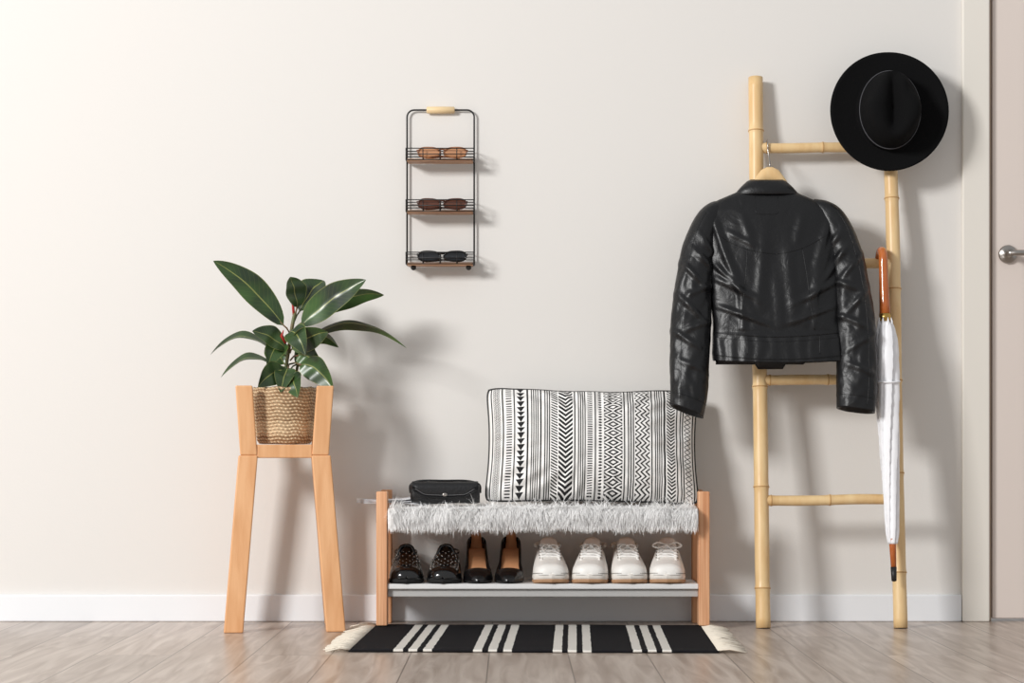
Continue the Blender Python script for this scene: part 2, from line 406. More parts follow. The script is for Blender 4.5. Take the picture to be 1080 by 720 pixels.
# ================================================================ SHOE BENCH
bn = empty('shoe_bench')
BX0,BX1,YF,YB=-.370,.539,-.265,-.02
pw=.030
M_plyedge = mat('ply_layers', (232,180,138), .5, rgb2=(204,142,100), vscale=6, stretch=(30,1,.6), detail=1)
for nm,x0 in (('left',BX0),('right',BX1-pw)):
    box(f'post_front_{nm}', (x0,YF,.0105),(x0+pw,YF+.05,.376), M_plyedge, bn, .003)
    box(f'post_back_{nm}', (x0,YB-.04,0),(x0+pw,YB,.376), M_ply, bn, .003)
    box(f'rail_low_{nm}', (x0+.004,YF+.05,.085),(x0+pw-.004,YB-.04,.125), M_ply, bn, .002)
M_shelf=mat('grey_board',(226,225,224),.5); M_shelf2=mat('shelf_shade_grey',(186,184,182),.5)
box('lower_shelf',(BX0+pw,YF+.008,.110),(BX1-pw,YB-.005,.124),M_shelf,bn,.002)
box('shelf_shade_strip',(BX0+pw,YF+.02,.088),(BX1-pw,YF+.035,.110),M_shelf2,bn,.002)  # added strip, its grey stands in for the shadow beneath the shelf
box('seat_board',(BX0+pw,YF+.012,.300),(BX1-pw,YB-.005,.318),M_ply,bn,.002)
SH=.1242
# magazine
M_paper=mat('magazine_paper',(240,240,242),.35,rgb2=(172,174,180),vscale=22)
mg=empty('magazine',(-.335,-.135,.3435)); mg.rotation_euler=(0,0,.25)
for i in range(4): 
    v_=[];f_=[]
    for a_ in range(13):
        for b_ in (0,1): v_.append((-.088+.2*a_/12, -.06+.125*b_, i*.003 + .006*math.sin(a_*.5+i)*(a_/12)))
    for a_ in range(12): f_.append((a_*2,a_*2+2,a_*2+3,a_*2+1))
    o=mobj(f'pages_{i+1}',v_,f_,M_paper,mg); s_=o.modifiers.new('s','SOLIDIFY'); s_.thickness=.0022

# fur throw
M_fur = mat('faux_fur', (255,254,253), .85, spec=.2); M_fur2 = mat('faux_fur_grey', (240,239,238), .85, spec=.2)
th = empty('fur_throw')
FX0,FX1=BX0+pw+.002,BX1-pw-.002
prof=[(YB-.02,.319),(YB-.02,.330),(-.15,.333),(YF+.02,.332),(YF-.002,.326),(YF-.010,.312),(YF-.011,.290),(YF-.004,.288),(YF+.003,.31),(YF+.010,.3195)]
rings=[]
for i in range(60):
    x_=FX0+(FX1-FX0)*i/59; rings.append([Vector((x_,y_,z_+(.002*nz(x_*20,y_*20,1)))) for y_,z_ in prof])
vv,ff=loft(rings); fixn(mobj('backing',vv,ff,M_fur2,th))
v_=[];f_=[];fm=[]
def strand(p,d,l,w,droop,mi):
    d=d.normalized(); side=d.cross(Vector((random.uniform(-.4,.4),-.2+random.random()*.2,1))).normalized()
    if abs(d.z)>.7 : side=Vector((1,random.uniform(-.5,.5),0)).normalized()
    o=len(v_); q=p.copy(); dd=d.copy(); n=4
    for i in range(n+1):
        ww=w*(1-i/n)**.8+.0001
        v_.append(q-side*ww); v_.append(q+side*ww)
        dd=(dd+Vector((0,0,-droop))).normalized(); q=q+dd*l/n
    for i in range(n): f_.append((o+2*i,o+2*i+1,o+2*i+3,o+2*i+2)); fm.append(mi)
clump=lambda x,y: Vector((nz(x*24,y*24,9),nz(x*24,y*24,19)*.6,nz(x*18,y*18,29)*.2))
for i in range(30000):
    x_=random.uniform(FX0+.002,FX1-.002); t=random.random()
    if t<.42:   # top
        y_=random.uniform(YF,YB-.03); p=Vector((x_,y_,.331)); d=Vector((random.gauss(0,.7),random.gauss(-.5,.4),random.uniform(.12,.5)))+clump(x_,y_)*2.2; l=random.uniform(.025,.045); dr=.25
        if y_>-.2: l*=.8
    elif t<.75:
        p=Vector((x_,YF-.004,random.uniform(.318,.331))); d=Vector((random.gauss(0,.6),-.7,random.uniform(-.3,.35)))+clump(x_,1)*2.6; l=random.uniform(.032,.060); dr=.30
    else:
        p=Vector((x_,YF-.010,random.uniform(.290,.315))); d=Vector((random.gauss(0,.6),-.6,-.3))+clump(x_,2)*2.6; l=random.uniform(.022,.042); dr=.30
    if x_<FX0+.03: d.x=abs(d.x)*.3
    if x_>FX1-.03: d.x=-abs(d.x)*.3
    if -.30<x_<-.07 and t<.42: l*=.55
    strand(p,d,l,random.uniform(.0005,.0010),dr,0 if random.random()<.75 else 1)
mobj('pile',v_,f_,[M_fur,M_fur2],th,fm=fm)

# clutch bag
M_blea = mat('black_leather_smooth',(20,20,22),.33,bump=.25,bscale=180)
cb=empty('clutch_bag',(-.185,-.165,.340))
rings=[]
for i in range(33):
    t=math.sin((i/32*2-1)*math.pi/2); e_=max(0,1-abs(t)**16)**.5
    hw_=.030*(.62+.38*e_); h_=.029*(.86+.14*e_)*(1-.05*t*t)
    rings.append([Vector((t*.096, hw_*sp(math.cos(a_*math.pi/16),.6), .029+h_*sp(math.sin(a_*math.pi/16),.55)+.001*math.sin(t*5))) for a_ in range(32)])
vv,ff=loft(rings); mobj('body',vv,ff,M_blea,cb)
rings=[]
for i in range(41):
    t=i/40*2-1; hwx=.091; low=.018+.016*ss(.55,1,abs(t))+.004*abs(t)
    rings.append([Vector((t*hwx, y_, z_)) for k,(y_,z_) in enumerate([(-.0335,low),(-.0345,low+.010),(-.0345,.044),(-.0325,.054),(-.025,.0600),(-.008,.0612),(.014,.0605)])])
vv,ff=loft(rings,False); o=mobj('flap',vv,ff,M_blea,cb); s_=o.modifiers.new('s','SOLIDIFY'); s_.thickness=.003; s_.offset=0
tube('flap_edge',[r_[0]+Vector((0,-.0018,0)) for r_ in rings],.0014,M_blea,cb,6)
tube('flap_stitch',[r_[0]+Vector((0,-.0024,.006)) for r_ in rings[2:-2]],.0005,mat('grey_thread',(120,120,122),.6),cb,6)
tube('strap',smoothpath([(-.097,-.008,.030),(-.096,-.010,.052),(-.07,-.014,.064),(0,-.016,.0645),(.06,-.014,.064),(.094,-.010,.054),(.098,-.008,.030)]),.0026,M_blea,cb,8)
a=Acc(); a.add(sphere_data((0,-.038,.026),.005,6,(1.5,.4,1))); a.obj('clasp',[M_steel],cb)

# ================================================================ PATTERNED CUSHION
mc = D.materials.new('tribal_print'); mc.use_nodes=True; nt=mc.node_tree; E.nt=nt; b=nt.nodes['Principled BSDF']
tc=nt.nodes.new('ShaderNodeTexCoord'); sx=nt.nodes.new('ShaderNodeSeparateXYZ'); nt.links.new(tc.outputs['UV'], sx.inputs[0])
U=E(sx.outputs[0]); V=E(sx.outputs[1])
def stripes(n): return lambda c,w: ((c+.5)*n).fr().gt(.5)
def chev(n,m,th=.5,inv=1): return lambda c,w: (V*n+(c.abs()*m)*inv).fr().gt(th)
def slash(n,m): return lambda c,w: (V*n+c*m).fr().gt(.5)
def diam(n): return lambda c,w: ((((V*n).fr()-.5).abs()*2+c.abs()*2)*1.5).fr().gt(.5)
def tri(n): return lambda c,w: ((V*n).fr()).gt(c.abs()*2)
def zig(n): return lambda c,w: ((c+.5)*3+(((V*n).fr()-.5).abs())*2).fr().lt(.42)
def bars(n,th=.5): return lambda c,w: (V*n).fr().gt(th)*(c.abs().lt(.38))
def dots(n): return lambda c,w: ((((V*n).fr()-.5)*((V*n).fr()-.5)+ (c*c))).lt(.10)
def cross(n): return lambda c,w: ((((V*n).fr()-.5).abs()-c.abs()).abs()).lt(.09)
def line(): return lambda c,w: c.abs().lt(.30)
cols=[(.012,.022,line()),(.026,.06,diam(28)),(.066,.078,line()),(.084,.12,bars(44,.55)),(.124,.134,line()),(.14,.18,tri(20)),(.186,.2,line()),(.205,.245,stripes(4)),(.25,.262,line()),(.268,.30,stripes(3)),
 (.305,.335,slash(40,1.2)),(.34,.405,chev(24,2.4,.42,-1)),(.41,.42,line()),(.425,.465,stripes(4)),(.47,.50,bars(50)),(.505,.515,line()),(.52,.545,dots(40)),(.55,.635,diam(12)),(.64,.65,line()),
 (.655,.69,stripes(3)),(.695,.765,zig(14)),(.77,.78,line()),(.785,.825,stripes(4)),(.83,.845,line()),(.85,.89,chev(34,2,.5,-1)),(.895,.905,line()),(.91,.935,stripes(2)),(.94,.975,cross(26)),(.98,.992,line())]
tot=None
for a0,a1,fn in cols:
    w=a1-a0; c=(U-(a0+w/2))/w; q=fn(c,w)*(c.abs().lt(.5)); tot=q if tot is None else tot.mx(q)
m_=nt.nodes.new('ShaderNodeMix'); m_.data_type='RGBA'; m_.inputs['A'].default_value=(*lin((242,240,237)),1); m_.inputs['B'].default_value=(*lin((28,27,29)),1)
nt.links.new(tot.v,m_.inputs['Factor']); nt.links.new(m_.outputs['Result'], b.inputs['Base Color']); b.inputs['Roughness'].default_value=.9
cu = empty('patterned_cushion')
cw,ch=.598,.330
NU_,NV_=120,72
def cush(u,v,s):
    x_=u*cw/2*(1-.045*(1-v*v)*abs(u)**2 - .03*(abs(v)**9)*abs(u)**5)
    z_=v*ch/2*(1-.055*(1-u*u)*abs(v)**2 - .05*(abs(u)**12)*abs(v)**4)
    # soft, full filling that sags a little towards the bottom
    p=((1-abs(u)**2.4)*(1-abs(v)**2.2))
    t=(.094 if s>0 else .040)*max(0,p)**.55*(1-.16*v)
    e_=min(1,p*5)
    wr=.006*nz(u*3.2,v*2.4,s)*e_ + .006*math.sin(math.atan2(abs(v)*.55,abs(u))*26+3*nz(u*2,v*2,4))*ss(.3,.85,max(abs(u),abs(v)))*e_ + .004*nz(u*9,v*6,2)*e_
    z_ += .005*nz(u*2.5,v,12)*abs(v)
    return Vector((x_, -s*(t+wr*(1 if s>0 else .3)), z_))
for s_,nm in ((1,'front_panel'),(-1,'back_panel')):
    vv=[];uv=[];ff=[]
    for i in range(NU_+1):
        for j in range(NV_+1):
            u=math.sin((i/NU_*2-1)*math.pi/2*.999)*.5+(i/NU_*2-1)*.5; v=math.sin((j/NV_*2-1)*math.pi/2)*.5+(j/NV_*2-1)*.5
            u=max(-1,min(1,u)); v=max(-1,min(1,v)); vv.append(cush(u,v,s_)); uv.append((u*.5+.5,v*.5+.5))
    for i in range(NU_):
        for j in range(NV_): q=i*(NV_+1)+j; ff.append((q,q+NV_+1,q+NV_+2,q+1) if s_>0 else (q,q+1,q+NV_+2,q+NV_+1))
    mobj(nm,vv,ff,mc,cu,uv=uv)
pp=[cush(-1+2*i/60,-1,1) for i in range(60)]+[cush(1,-1+2*i/40,1) for i in range(40)]+[cush(1-2*i/60,1,1) for i in range(60)]+[cush(-1,1-2*i/40,1) for i in range(40)]
tube('piping',pp,.0036,M_black,cu,6,True)
cu.location=(.2235,-.114,.337+.163); cu.rotation_euler=(math.radians(-15),math.radians(.8),0)

# ================================================================ SHOES
def shoe(parent, Lh, wl, bl, hl, o0, ow, insole, mats, M=33, NT=60, xp=.75, zp=.75):
    """toe at y=0, heel at y=Lh"""
    it=lambda tab,t: float(np.interp(t,[q[0] for q in tab],[q[1] for q in tab]))
    rings=[]; inner=[]
    for i in range(NT+1):
        t=(i/NT)**1.5; w=it(wl,t); zb=it(bl,t); h=it(hl,t); R=[];I=[]
        for j in range(M):
            a_=math.pi*j/(M-1); cx=sp(math.cos(a_),xp); z_=zb+h*abs(math.sin(a_))**zp; isin=False
            if t>o0 and t<.965 and abs(cx)<ow*min(1,math.sqrt(max(0,(t-o0)/.12))+.25):
                z_=zb+insole; isin=True
            R.append(Vector((cx*w, t*Lh, z_))); I.append(isin)
        rings.append(R); inner.append(I)
    v,f=loft(rings,False); fm=[]
    for i in range(NT):
        for j in range(M-1):
            fm.append(1 if (inner[i][j] and inner[i][j+1] or inner[i+1][j] and inner[i+1][j+1]) else 0)
    f.append(tuple(range(M))); fm.append(0); f.append(tuple(NT*M+j for j in range(M))); fm.append(0)
    o=mobj('upper',v,f,mats,parent,fm=fm); s=o.modifiers.new('s','SOLIDIFY'); s.thickness=.002; s.offset=-1
    return o
def sole(parent,Lh,wl,z0f,z1f,m,grow=.002,name='sole'):
    it=lambda tab,t: float(np.interp(t,[q[0] for q in tab],[q[1] for q in tab]))
    rings=[]
    for i in range(65):
        t=(i/64)**1.4; w=it(wl,t)+grow*(1 if .01<t<.98 else .5); z0=z0f(t); z1=z1f(t); y=t*Lh+(-grow if i==0 else grow if i==64 else 0)
        rings.append([Vector((-w*.97,y,z1)),Vector((-w,y,z1*.8+z0*.2)),Vector((-w*1.0,y,(z0+z1)/2)),Vector((-w*.95,y,z0)),Vector((w*.95,y,z0)),Vector((w,y,(z0+z1)/2)),Vector((w,y,z1*.8+z0*.2)),Vector((w*.97,y,z1))])
    v,f=loft(rings); o=fixn(mobj(name,v,f,m,parent,True)); 
    return o
M_wl=mat('white_leather',(240,237,232),.45,bump=.1,bscale=60); M_sole=mat('white_rubber',(230,224,216),.6); M_gum=mat('gum_sole',(176,136,102),.6)
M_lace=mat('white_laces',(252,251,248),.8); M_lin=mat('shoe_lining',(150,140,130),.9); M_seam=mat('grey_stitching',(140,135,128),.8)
wsn=[(0,.001),(.002,.010),(.008,.019),(.02,.028),(.04,.035),(.07,.041),(.12,.0455),(.22,.0475),(.35,.045),(.5,.039),(.65,.036),(.8,.036),(.92,.032),(.98,.022),(1,.012)]
hsn=[(0,.001),(.003,.009),(.01,.016),(.025,.024),(.06,.031),(.12,.036),(.2,.041),(.32,.053),(.42,.067),(.52,.080),(.65,.076),(.8,.068),(.92,.076),(1,.072)]
def itab(tab,t): return float(np.interp(t,[q[0] for q in tab],[q[1] for q in tab]))
def sneaker(x, yaw, toe=-.262, bow=False):
    e_=empty('white_sneaker',(x,toe,SH)); e_.rotation_euler=(0,0,yaw); Ls=.235
    bl=[(0,.024),(.1,.020),(1,.024)]
    shoe(e_,Ls,wsn,bl,hsn,.52,.66,.02,[M_wl,M_lin])
    sole(e_,Ls,wsn,lambda t:.006+(.006*(1-t/.12) if t<.12 else 0),lambda t:.024+.004*(1-ss(0,.2,t)),M_sole,.003)
    sole(e_,Ls,wsn,lambda t:0.0003+(.003*(1-t/.12) if t<.12 else 0),lambda t:.0095+(.004*(1-t/.12) if t<.12 else 0),M_gum,.0038,'outsole')
    def surf(t,a_,off=.0015):
        w=itab(wsn,t);h=itab(hsn,t);zb=itab(bl,t); return Vector(((w+off)*sp(math.cos(a_),.75),t*Ls,zb+(h+off)*abs(math.sin(a_))**.75))
    a=Acc()
    for t0,r_ in ((.15,.0014),(.175,.0007)):
        a.add(tube_data([surf(t0+.12*abs(math.cos(k*math.pi/20))**1.5,k*math.pi/20,.0002) for k in range(1,20)],r_,5),2)
    for sg in (-1,1):
        a.add(tube_data([Vector((sg*(itab(wsn,t)+.0030),t*Ls-.0010*(1-ss(0,.1,t)),.0262+.003*(1-ss(0,.2,t)))) for t in np.linspace(.012,.5,26)],.0009,5),2)
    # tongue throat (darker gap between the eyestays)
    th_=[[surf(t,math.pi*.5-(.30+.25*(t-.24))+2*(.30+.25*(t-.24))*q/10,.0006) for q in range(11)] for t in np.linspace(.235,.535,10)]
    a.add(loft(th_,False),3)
    for sg in (-1,1):
        pts=[surf(t,math.pi*.5+sg*(.42+.25*(t-.24)),.0012) for t in np.linspace(.22,.53,12)]
        a.add(tube_data(pts,.0042,6),0)
        pts=[surf(t,math.pi*.5+sg*(.62+.35*(t-.24)),.0002) for t in np.linspace(.21,.53,12)]
        a.add(tube_data(pts,.0009,5),2)
        a.add(tube_data([surf(.24+.20*q/10,math.pi*.5+sg*(.6+.75*q/10),.0002) for q in range(11)],.0010,5),2)
    nl=5
    ts_=np.linspace(.265,.505,nl)
    for k,t in enumerate(ts_):
        g_=.44+.25*(t-.24)
        a.add(tube_data([surf(t,math.pi*.5-g_+2*g_*q/8,.0045) for q in range(9)],.0027,6),1)
        if k<nl-1:
            for sg in (-1,1):
                a.add(tube_data([surf(t+(ts_[k+1]-t)*q/8,math.pi*.5-sg*g_+2*sg*g_*q/8,.0055+(.002 if sg>0 else 0)) for q in range(9)],.0022,6),1)
        for sg in (-1,1): a.add(sphere_data(surf(t,math.pi*.5+sg*(g_+.04),.0046),.0024,4),2)
    tg=[]
    for q in range(8):
        s=q/7; yy=Ls*(.42+.16*s); zz=.086+.036*s; hw=.021+.004*s-.006*ss(.8,1,s)
        tg.append([Vector((hw*c_, yy+.004*c_*c_, zz-.006*c_*c_)) for c_ in np.linspace(-1,1,9)]+[Vector((hw*c_, yy+.008+.004*c_*c_, zz-.003-.006*c_*c_)) for c_ in np.linspace(1,-1,9)])
    a.add(loft(tg),0)
    a.add(tube_data([Vector((.016*c_,Ls*.545,.1085-.003*c_*c_)) for c_ in np.linspace(-1,1,7)],.0008,5),2)
    zc=.100; yc=Ls*.47
    for sg in (-1,1):
        lw=.040 if bow else .022
        a.add(tube_data(smoothpath([(0,yc-.008,zc),(sg*lw*.6,yc-.016,zc+(.009 if bow else .002)),(sg*lw,yc-.020,zc-(0 if bow else .006)),(sg*lw*.6,yc-.020,zc-(.006 if bow else .010)),(0,yc-.012,zc)]),.0022,6),1)
        a.add(tube_data(smoothpath([(0,yc-.010,zc),(sg*.014,yc-.026,zc-.012),(sg*.030,yc-.036,zc-.032)]),.0020,6),1)
    a.add(sphere_data((0,yc-.013,zc),.005,5),1)
    a.add(tube_data([Vector((.034*math.cos(q), Ls*.80+.036*math.sin(q), .096+.006*math.sin(q))) for q in np.linspace(-.4,math.pi+.4,17)],.005,8),0)
    a.obj('tongue_laces',[M_wl,M_lace,M_seam,M_lin],e_); return e_
S=.00259
sx_=lambda px:(px-540)*S
for px,yw,bw in ((582,.05,0),(621,-.10,0),(665,.04,0),(703,-.08,1)):
    sneaker(sx_(px),yw,bow=bw)
# studded loafers
M_pat=mat('black_patent',(13,13,14),.16,coat=.4); M_stud=mat('studs',(190,188,184),.25,1)
wlo=[(0,.001),(.002,.007),(.008,.014),(.02,.022),(.06,.034),(.12,.041),(.22,.0455),(.35,.044),(.5,.038),(.7,.034),(.88,.032),(.97,.022),(1,.01)]
hlo=[(0,.001),(.003,.007),(.01,.013),(.04,.024),(.12,.033),(.22,.038),(.34,.050),(.44,.064),(.48,.070),(.6,.058),(.8,.055),(.92,.062),(1,.06)]
for px,yw in ((429,.06),(467,-.05)):
    e_=empty('studded_loafer',(sx_(px),-.258,SH)); e_.rotation_euler=(0,0,yw); Ls=.23
    bl=[(0,.014),(.1,.010),(.45,.012),(.7,.022),(1,.024)]
    shoe(e_,Ls,wlo,bl,hlo,.48,.7,.012,[M_pat,M_dark])
    sole(e_,Ls,wlo,lambda t:.0003 if t<.5 or t>.66 else .008,lambda t:float(np.interp(t,[0,.45,.7,1],[.013,.013,.024,.025])),M_dark,.003)
    a=Acc()
    def surf(t,a_,off=.001):
        w=itab(wlo,t);h=itab(hlo,t);zb=itab(bl,t); return Vector(((w+off)*sp(math.cos(a_),.75),t*Ls,zb+(h+off)*abs(math.sin(a_))**.75))
    a.add(tube_data([surf(.10+.30*abs(math.cos(k*math.pi/24))**1.5,.45+k*(math.pi-.9)/24,.001) for k in range(25)],.0024,6),0)
    for r_,t in enumerate(np.linspace(.17,.47,8)):
        n=7+ (r_%2)
        for k in range(n):
            p=surf(t,math.pi/2-.85+1.7*k/(n-1),.0042 if .355<t<.455 else .0014); a.add(sphere_data(p,.0022,4),1)
    tg=[[surf(t,math.pi/2-1.15+2.3*q/12,.003) for q in range(13)] for t in np.linspace(.36,.45,4)]
    a.add(loft(tg,False),0)
    a.add(tube_data(smoothpath([Vector((-.024,Ls*.47,.074)),Vector((-.016,Ls*.49,.094)),Vector((0,Ls*.5,.100)),Vector((.016,Ls*.49,.094)),Vector((.024,Ls*.47,.074))]),.0045,8),0)
    # instep panel closing the gap under the band
    ip=[[Vector((hw_*c_,yy_+.003*c_*c_,zz_-.010*c_*c_)) for c_ in np.linspace(-1,1,9)] for hw_,yy_,zz_ in ((.034,Ls*.44,.074),(.030,Ls*.47,.085),(.022,Ls*.49,.094),(.014,Ls*.50,.100))]
    a.add(loft(ip,False),0)
    a.add(tube_data([Vector((.030*math.cos(q), Ls*.80+.034*math.sin(q), .078+.008*math.sin(q))) for q in np.linspace(-.5,math.pi+.5,17)],.0028,8),0)
    a.obj('vamp_details',[M_pat,M_stud],e_)
# pumps
M_tan=mat('tan_insole',(206,150,108),.5); M_pump=mat('pump_leather',(18,17,18),.25)
wpu=[(0,.001),(.005,.004),(.02,.010),(.06,.019),(.12,.027),(.2,.034),(.3,.039),(.42,.037),(.58,.030),(.75,.028),(.88,.027),(.96,.019),(1,.006)]
hpu=[(0,.002),(.01,.008),(.05,.018),(.12,.027),(.22,.034),(.30,.040),(.4,.040),(.6,.036),(.8,.045),(.93,.056),(1,.058)]
for px,yw in ((505,.05),(536,-.04)):
    e_=empty('high_heel_pump',(sx_(px),-.255,SH)); e_.rotation_euler=(0,0,yw); Ls=.21
    bf=lambda t: .004+.078*ss(.28,.95,t)
    bl=[(t,bf(t)) for t in np.linspace(0,1,40)]
    shoe(e_,Ls,wpu,bl,hpu,.24,.88,.004,[M_pump,M_tan],M=41)
    sole(e_,Ls,wpu,lambda t:bf(t)-.0038,lambda t:bf(t)+.001,M_dark,.0)
    tube('stiletto',[(0,Ls*.93,.079),(0,Ls*.945,.05),(0,Ls*.955,.02),(0,Ls*.96,.0003)],[.020,.011,.0065,.006],M_pump,e_,14)
# ================================================================ BAMBOO LADDER
ld = empty('bamboo_ladder')
LX0,LX1,LT=.690,1.067,1.544
ly=lambda z: -.222+z/LT*.192
def bamboo(name,p0,p1,r,nodes,seed):
    p0,p1=Vector(p0),Vector(p1); n=60; pts=[];rad=[]
    ts=sorted(set(list(np.linspace(0,1,n))+[t+dt for t in nodes for dt in (-.006,-.003,0,.003,.006)]))
    Lp=(p1-p0).length
    for t in ts:
        t=min(1,max(0,t)); d=min(abs(t-q) for q in nodes)*Lp
        bend=Vector((nz(t*2.2,seed,1)*.007,0,nz(t*2,seed,7)*.003 if abs(p1.z-p0.z)<.1 else 0))
        pts.append(p0.lerp(p1,t)+bend); rad.append(r*(1+.09*math.exp(-(d/.007)**2)-.03*math.exp(-(d/.05)**2)))
    a=Acc(); a.add(tube_data(pts,rad,16),0)
    for q in nodes:
        c_=p0.lerp(p1,q)+Vector((nz(q*2.2,seed,1)*.007,0,nz(q*2,seed,7)*.003 if abs(p1.z-p0.z)<.1 else 0)); dn=(p1-p0).normalized()
        a.add(tube_data([c_-dn*.0018,c_-dn*.0008,c_+dn*.0008,c_+dn*.0018],[r*1.07,r*1.11,r*1.11,r*1.07],16),1)
    return a.obj(name,[M_bamboo,M_bnode],ld)
bamboo('rail_left',(LX0,ly(0),.001),(LX0,ly(LT),LT),.0205,(.07,.25,.43,.60,.77,.90),3)
bamboo('rail_right',(LX1,ly(0),.001),(LX1,ly(LT)-.002,LT-.03),.0195,(.10,.28,.45,.62,.79,.92),5)
for i,z_ in enumerate((.349,.683,1.01,1.341)):
    bamboo(f'rung_{i+1}',(LX0+.006,ly(z_),z_),(LX1-.006,ly(z_),z_+.003),.0145,(.06,.5,.95),11+i)

# ================================================================ FEDORA
hat = empty('fedora_hat'); M_felt=mat('black_felt',(13,13,14),.95,spec=.15,bump=.3,bscale=300); M_ribbon=mat('hat_ribbon',(24,24,27),.5,spec=.3)
HC=W(937,118,-.10); n=96; rings=[]
def crown(a_,f,h): # local: x right, z up, y toward the room (-)
    ax,az=.083,.107
    c_,s_=math.cos(a_),math.sin(a_)
    pin=1-.16*ss(.2,1,f and h/.1)*max(0,s_)**1*abs(c_)**.8*1.6
    return Vector((ax*f*c_*pin, -h, az*f*s_))
for k in range(9):   # brim
    t=k/8; ring=[]
    for j in range(n):
        a_=2*math.pi*j/n; o_=Vector((.166*math.cos(a_),0,.168*math.sin(a_))); i_=crown(a_,1.02,0)
        p=o_.lerp(i_,t); lift=.012*(1-t)**2*(.4+abs(math.cos(a_)))+.0
        p.y=-lift; ring.append(p)
    rings.append(ring)
for f,h in ((1.0,.004),(.985,.02),(.965,.04),(.94,.06),(.90,.08),(.84,.095),(.76,.104),(.66,.108),(.54,.107),(.40,.105),(.26,.102),(.12,.10),(.01,.10)):
    ring=[]
    for j in range(n):
        a_=2*math.pi*j/n; p=crown(a_,f,h)
        if h>.09:
            dent=.030*math.exp(-(p.x/.020)**2)*ss(-.095,-.04,p.z)*(1-ss(.075,.10,p.z)*.6)
            p.y+=dent
        dp=.018*ss(.04,.1,h)*math.exp(-((abs(p.x)-.05)/.025)**2)*math.exp(-((p.z-.055)/.035)**2)
        p.y+=dp
        ring.append(p)
    rings.append(ring)
vv,ff=loft(rings,True,False); ff.append(tuple((len(rings)-1)*n+j for j in range(n)))
o=fixn(mobj('felt_body',vv,ff,M_felt,hat)); s=o.modifiers.new('s','SOLIDIFY'); s.thickness=.0025; s.offset=-1
rb=[[crown(2*math.pi*j/n,f,h)for j in range(n)] for f,h in ((1.0,.005),(1.035,.0055),(1.03,.016),(1.02,.028),(.985,.0285))]
vv,ff=loft(rb,True,False); mobj('ribbon',vv,ff,M_ribbon,hat)
tube('ribbon_edge_highlight',[crown(2*math.pi*j/64,1.028,.0285) for j in range(64)],.0010,mat('highlight_grey',(90,90,94),.5),hat,6,True)  # thin grey ring painted as the highlight along the ribbon edge
hat.location=HC; hat.rotation_euler=(math.radians(-3),0,0)

# ================================================================ UMBRELLA
um=empty('umbrella')
M_cane=mat('polished_cane',(200,112,50),.22,rgb2=(168,82,34),vscale=5,stretch=(8,8,1.5),coat=.5); M_uw=mat('umbrella_cloth',(246,246,249),.7)
uy=lambda z: ly(z)-.058
ux=lambda z: 1.032+.012*(.9-z)
pts=[]
cr=.031
cy,cz=(uy(1.0)+cr),1.013
for k in range(15):
    t=-.35+k*(math.pi+.35)/14; pts.append((ux(1)+.0,cy+cr*math.cos(t),cz+cr*math.sin(t)))
pts += [(ux(.97),uy(.98),.97),(ux(.9),uy(.9),.90),(ux(.86),uy(.86),.862)]
tube('crook_handle',pts,[.009]+[.0125]*14+[.0125,.0145,.0155],M_cane,um,16)
tube('shaft_collar',[(ux(.862),uy(.86),.866),(ux(.85),uy(.85),.846)],[.0165,.016],mat('brass',(196,160,90),.3,1),um,16)
rows=[(338,5),(341,8),(346,9.5),(356,11.5),(372,12.5),(395,12.5),(425,12),(460,10.5),(500,9),(535,7.8),(560,6.8),(572,5)]
rings=[]; NR=90; n=96
for i in range(NR+1):
    py=338+(572-338)*i/NR; z_=W(0,py,-.19).z; r_=float(np.interp(py,[q[0] for q in rows],[q[1] for q in rows]))*.00263; ring=[]
    for j in range(n):
        a_=2*math.pi*j/n; tw=i*.014
        q_=((a_+tw)*7/(2*math.pi))%1.0   # overlapping pleats
        k_=r_*(.74+.34*q_**.7+.06*nz(i*.15,math.cos(a_)*2,math.sin(a_)*2))
        ring.append(Vector((ux(z_)+k_*math.cos(a_), uy(z_)+k_*math.sin(a_)*.85, z_)))
    rings.append(ring)
vv,ff=loft(rings); mobj('furled_canopy',vv,ff,M_uw,um)
a=Acc()
for k in range(8):
    a_=k*math.pi/4+.3; zz=W(0,338,-.17).z
    a.add(tube_data([(ux(zz)+.022*math.cos(a_),uy(zz)+.018*math.sin(a_),zz-.04),(ux(zz)+.019*math.cos(a_),uy(zz)+.017*math.sin(a_),zz-.002),(ux(zz)+.017*math.cos(a_),uy(zz)+.016*math.sin(a_),zz+.008)],[.004,.003,.0008],6))
a.obj('rib_tips',[M_uw],um)
z_=W(0,402,-.18).z
tube('tie_strap',[(ux(z_)+.0335*math.cos(q),uy(z_)+.030*math.sin(q),z_+.004*math.sin(q)) for q in np.linspace(0,2*math.pi,33)[:-1]],.0028,M_uw,um,6,True)
za,zb2,zc=W(0,571,-.23).z,W(0,598,-.24).z,W(0,612,-.25).z
tube('tip_wood',[(ux(za),uy(za),za+.01),(ux(za),uy(za),za-.01),(ux(zb2),uy(zb2),zb2)],[.011,.0095,.0075],M_cane,um,12)
tube('ferrule',[(ux(zb2),uy(zb2),zb2+.002),(ux(zc),uy(zc),zc),(ux(zc),uy(zc),zc-.002)],[.0085,.007,.003],M_black,um,12)

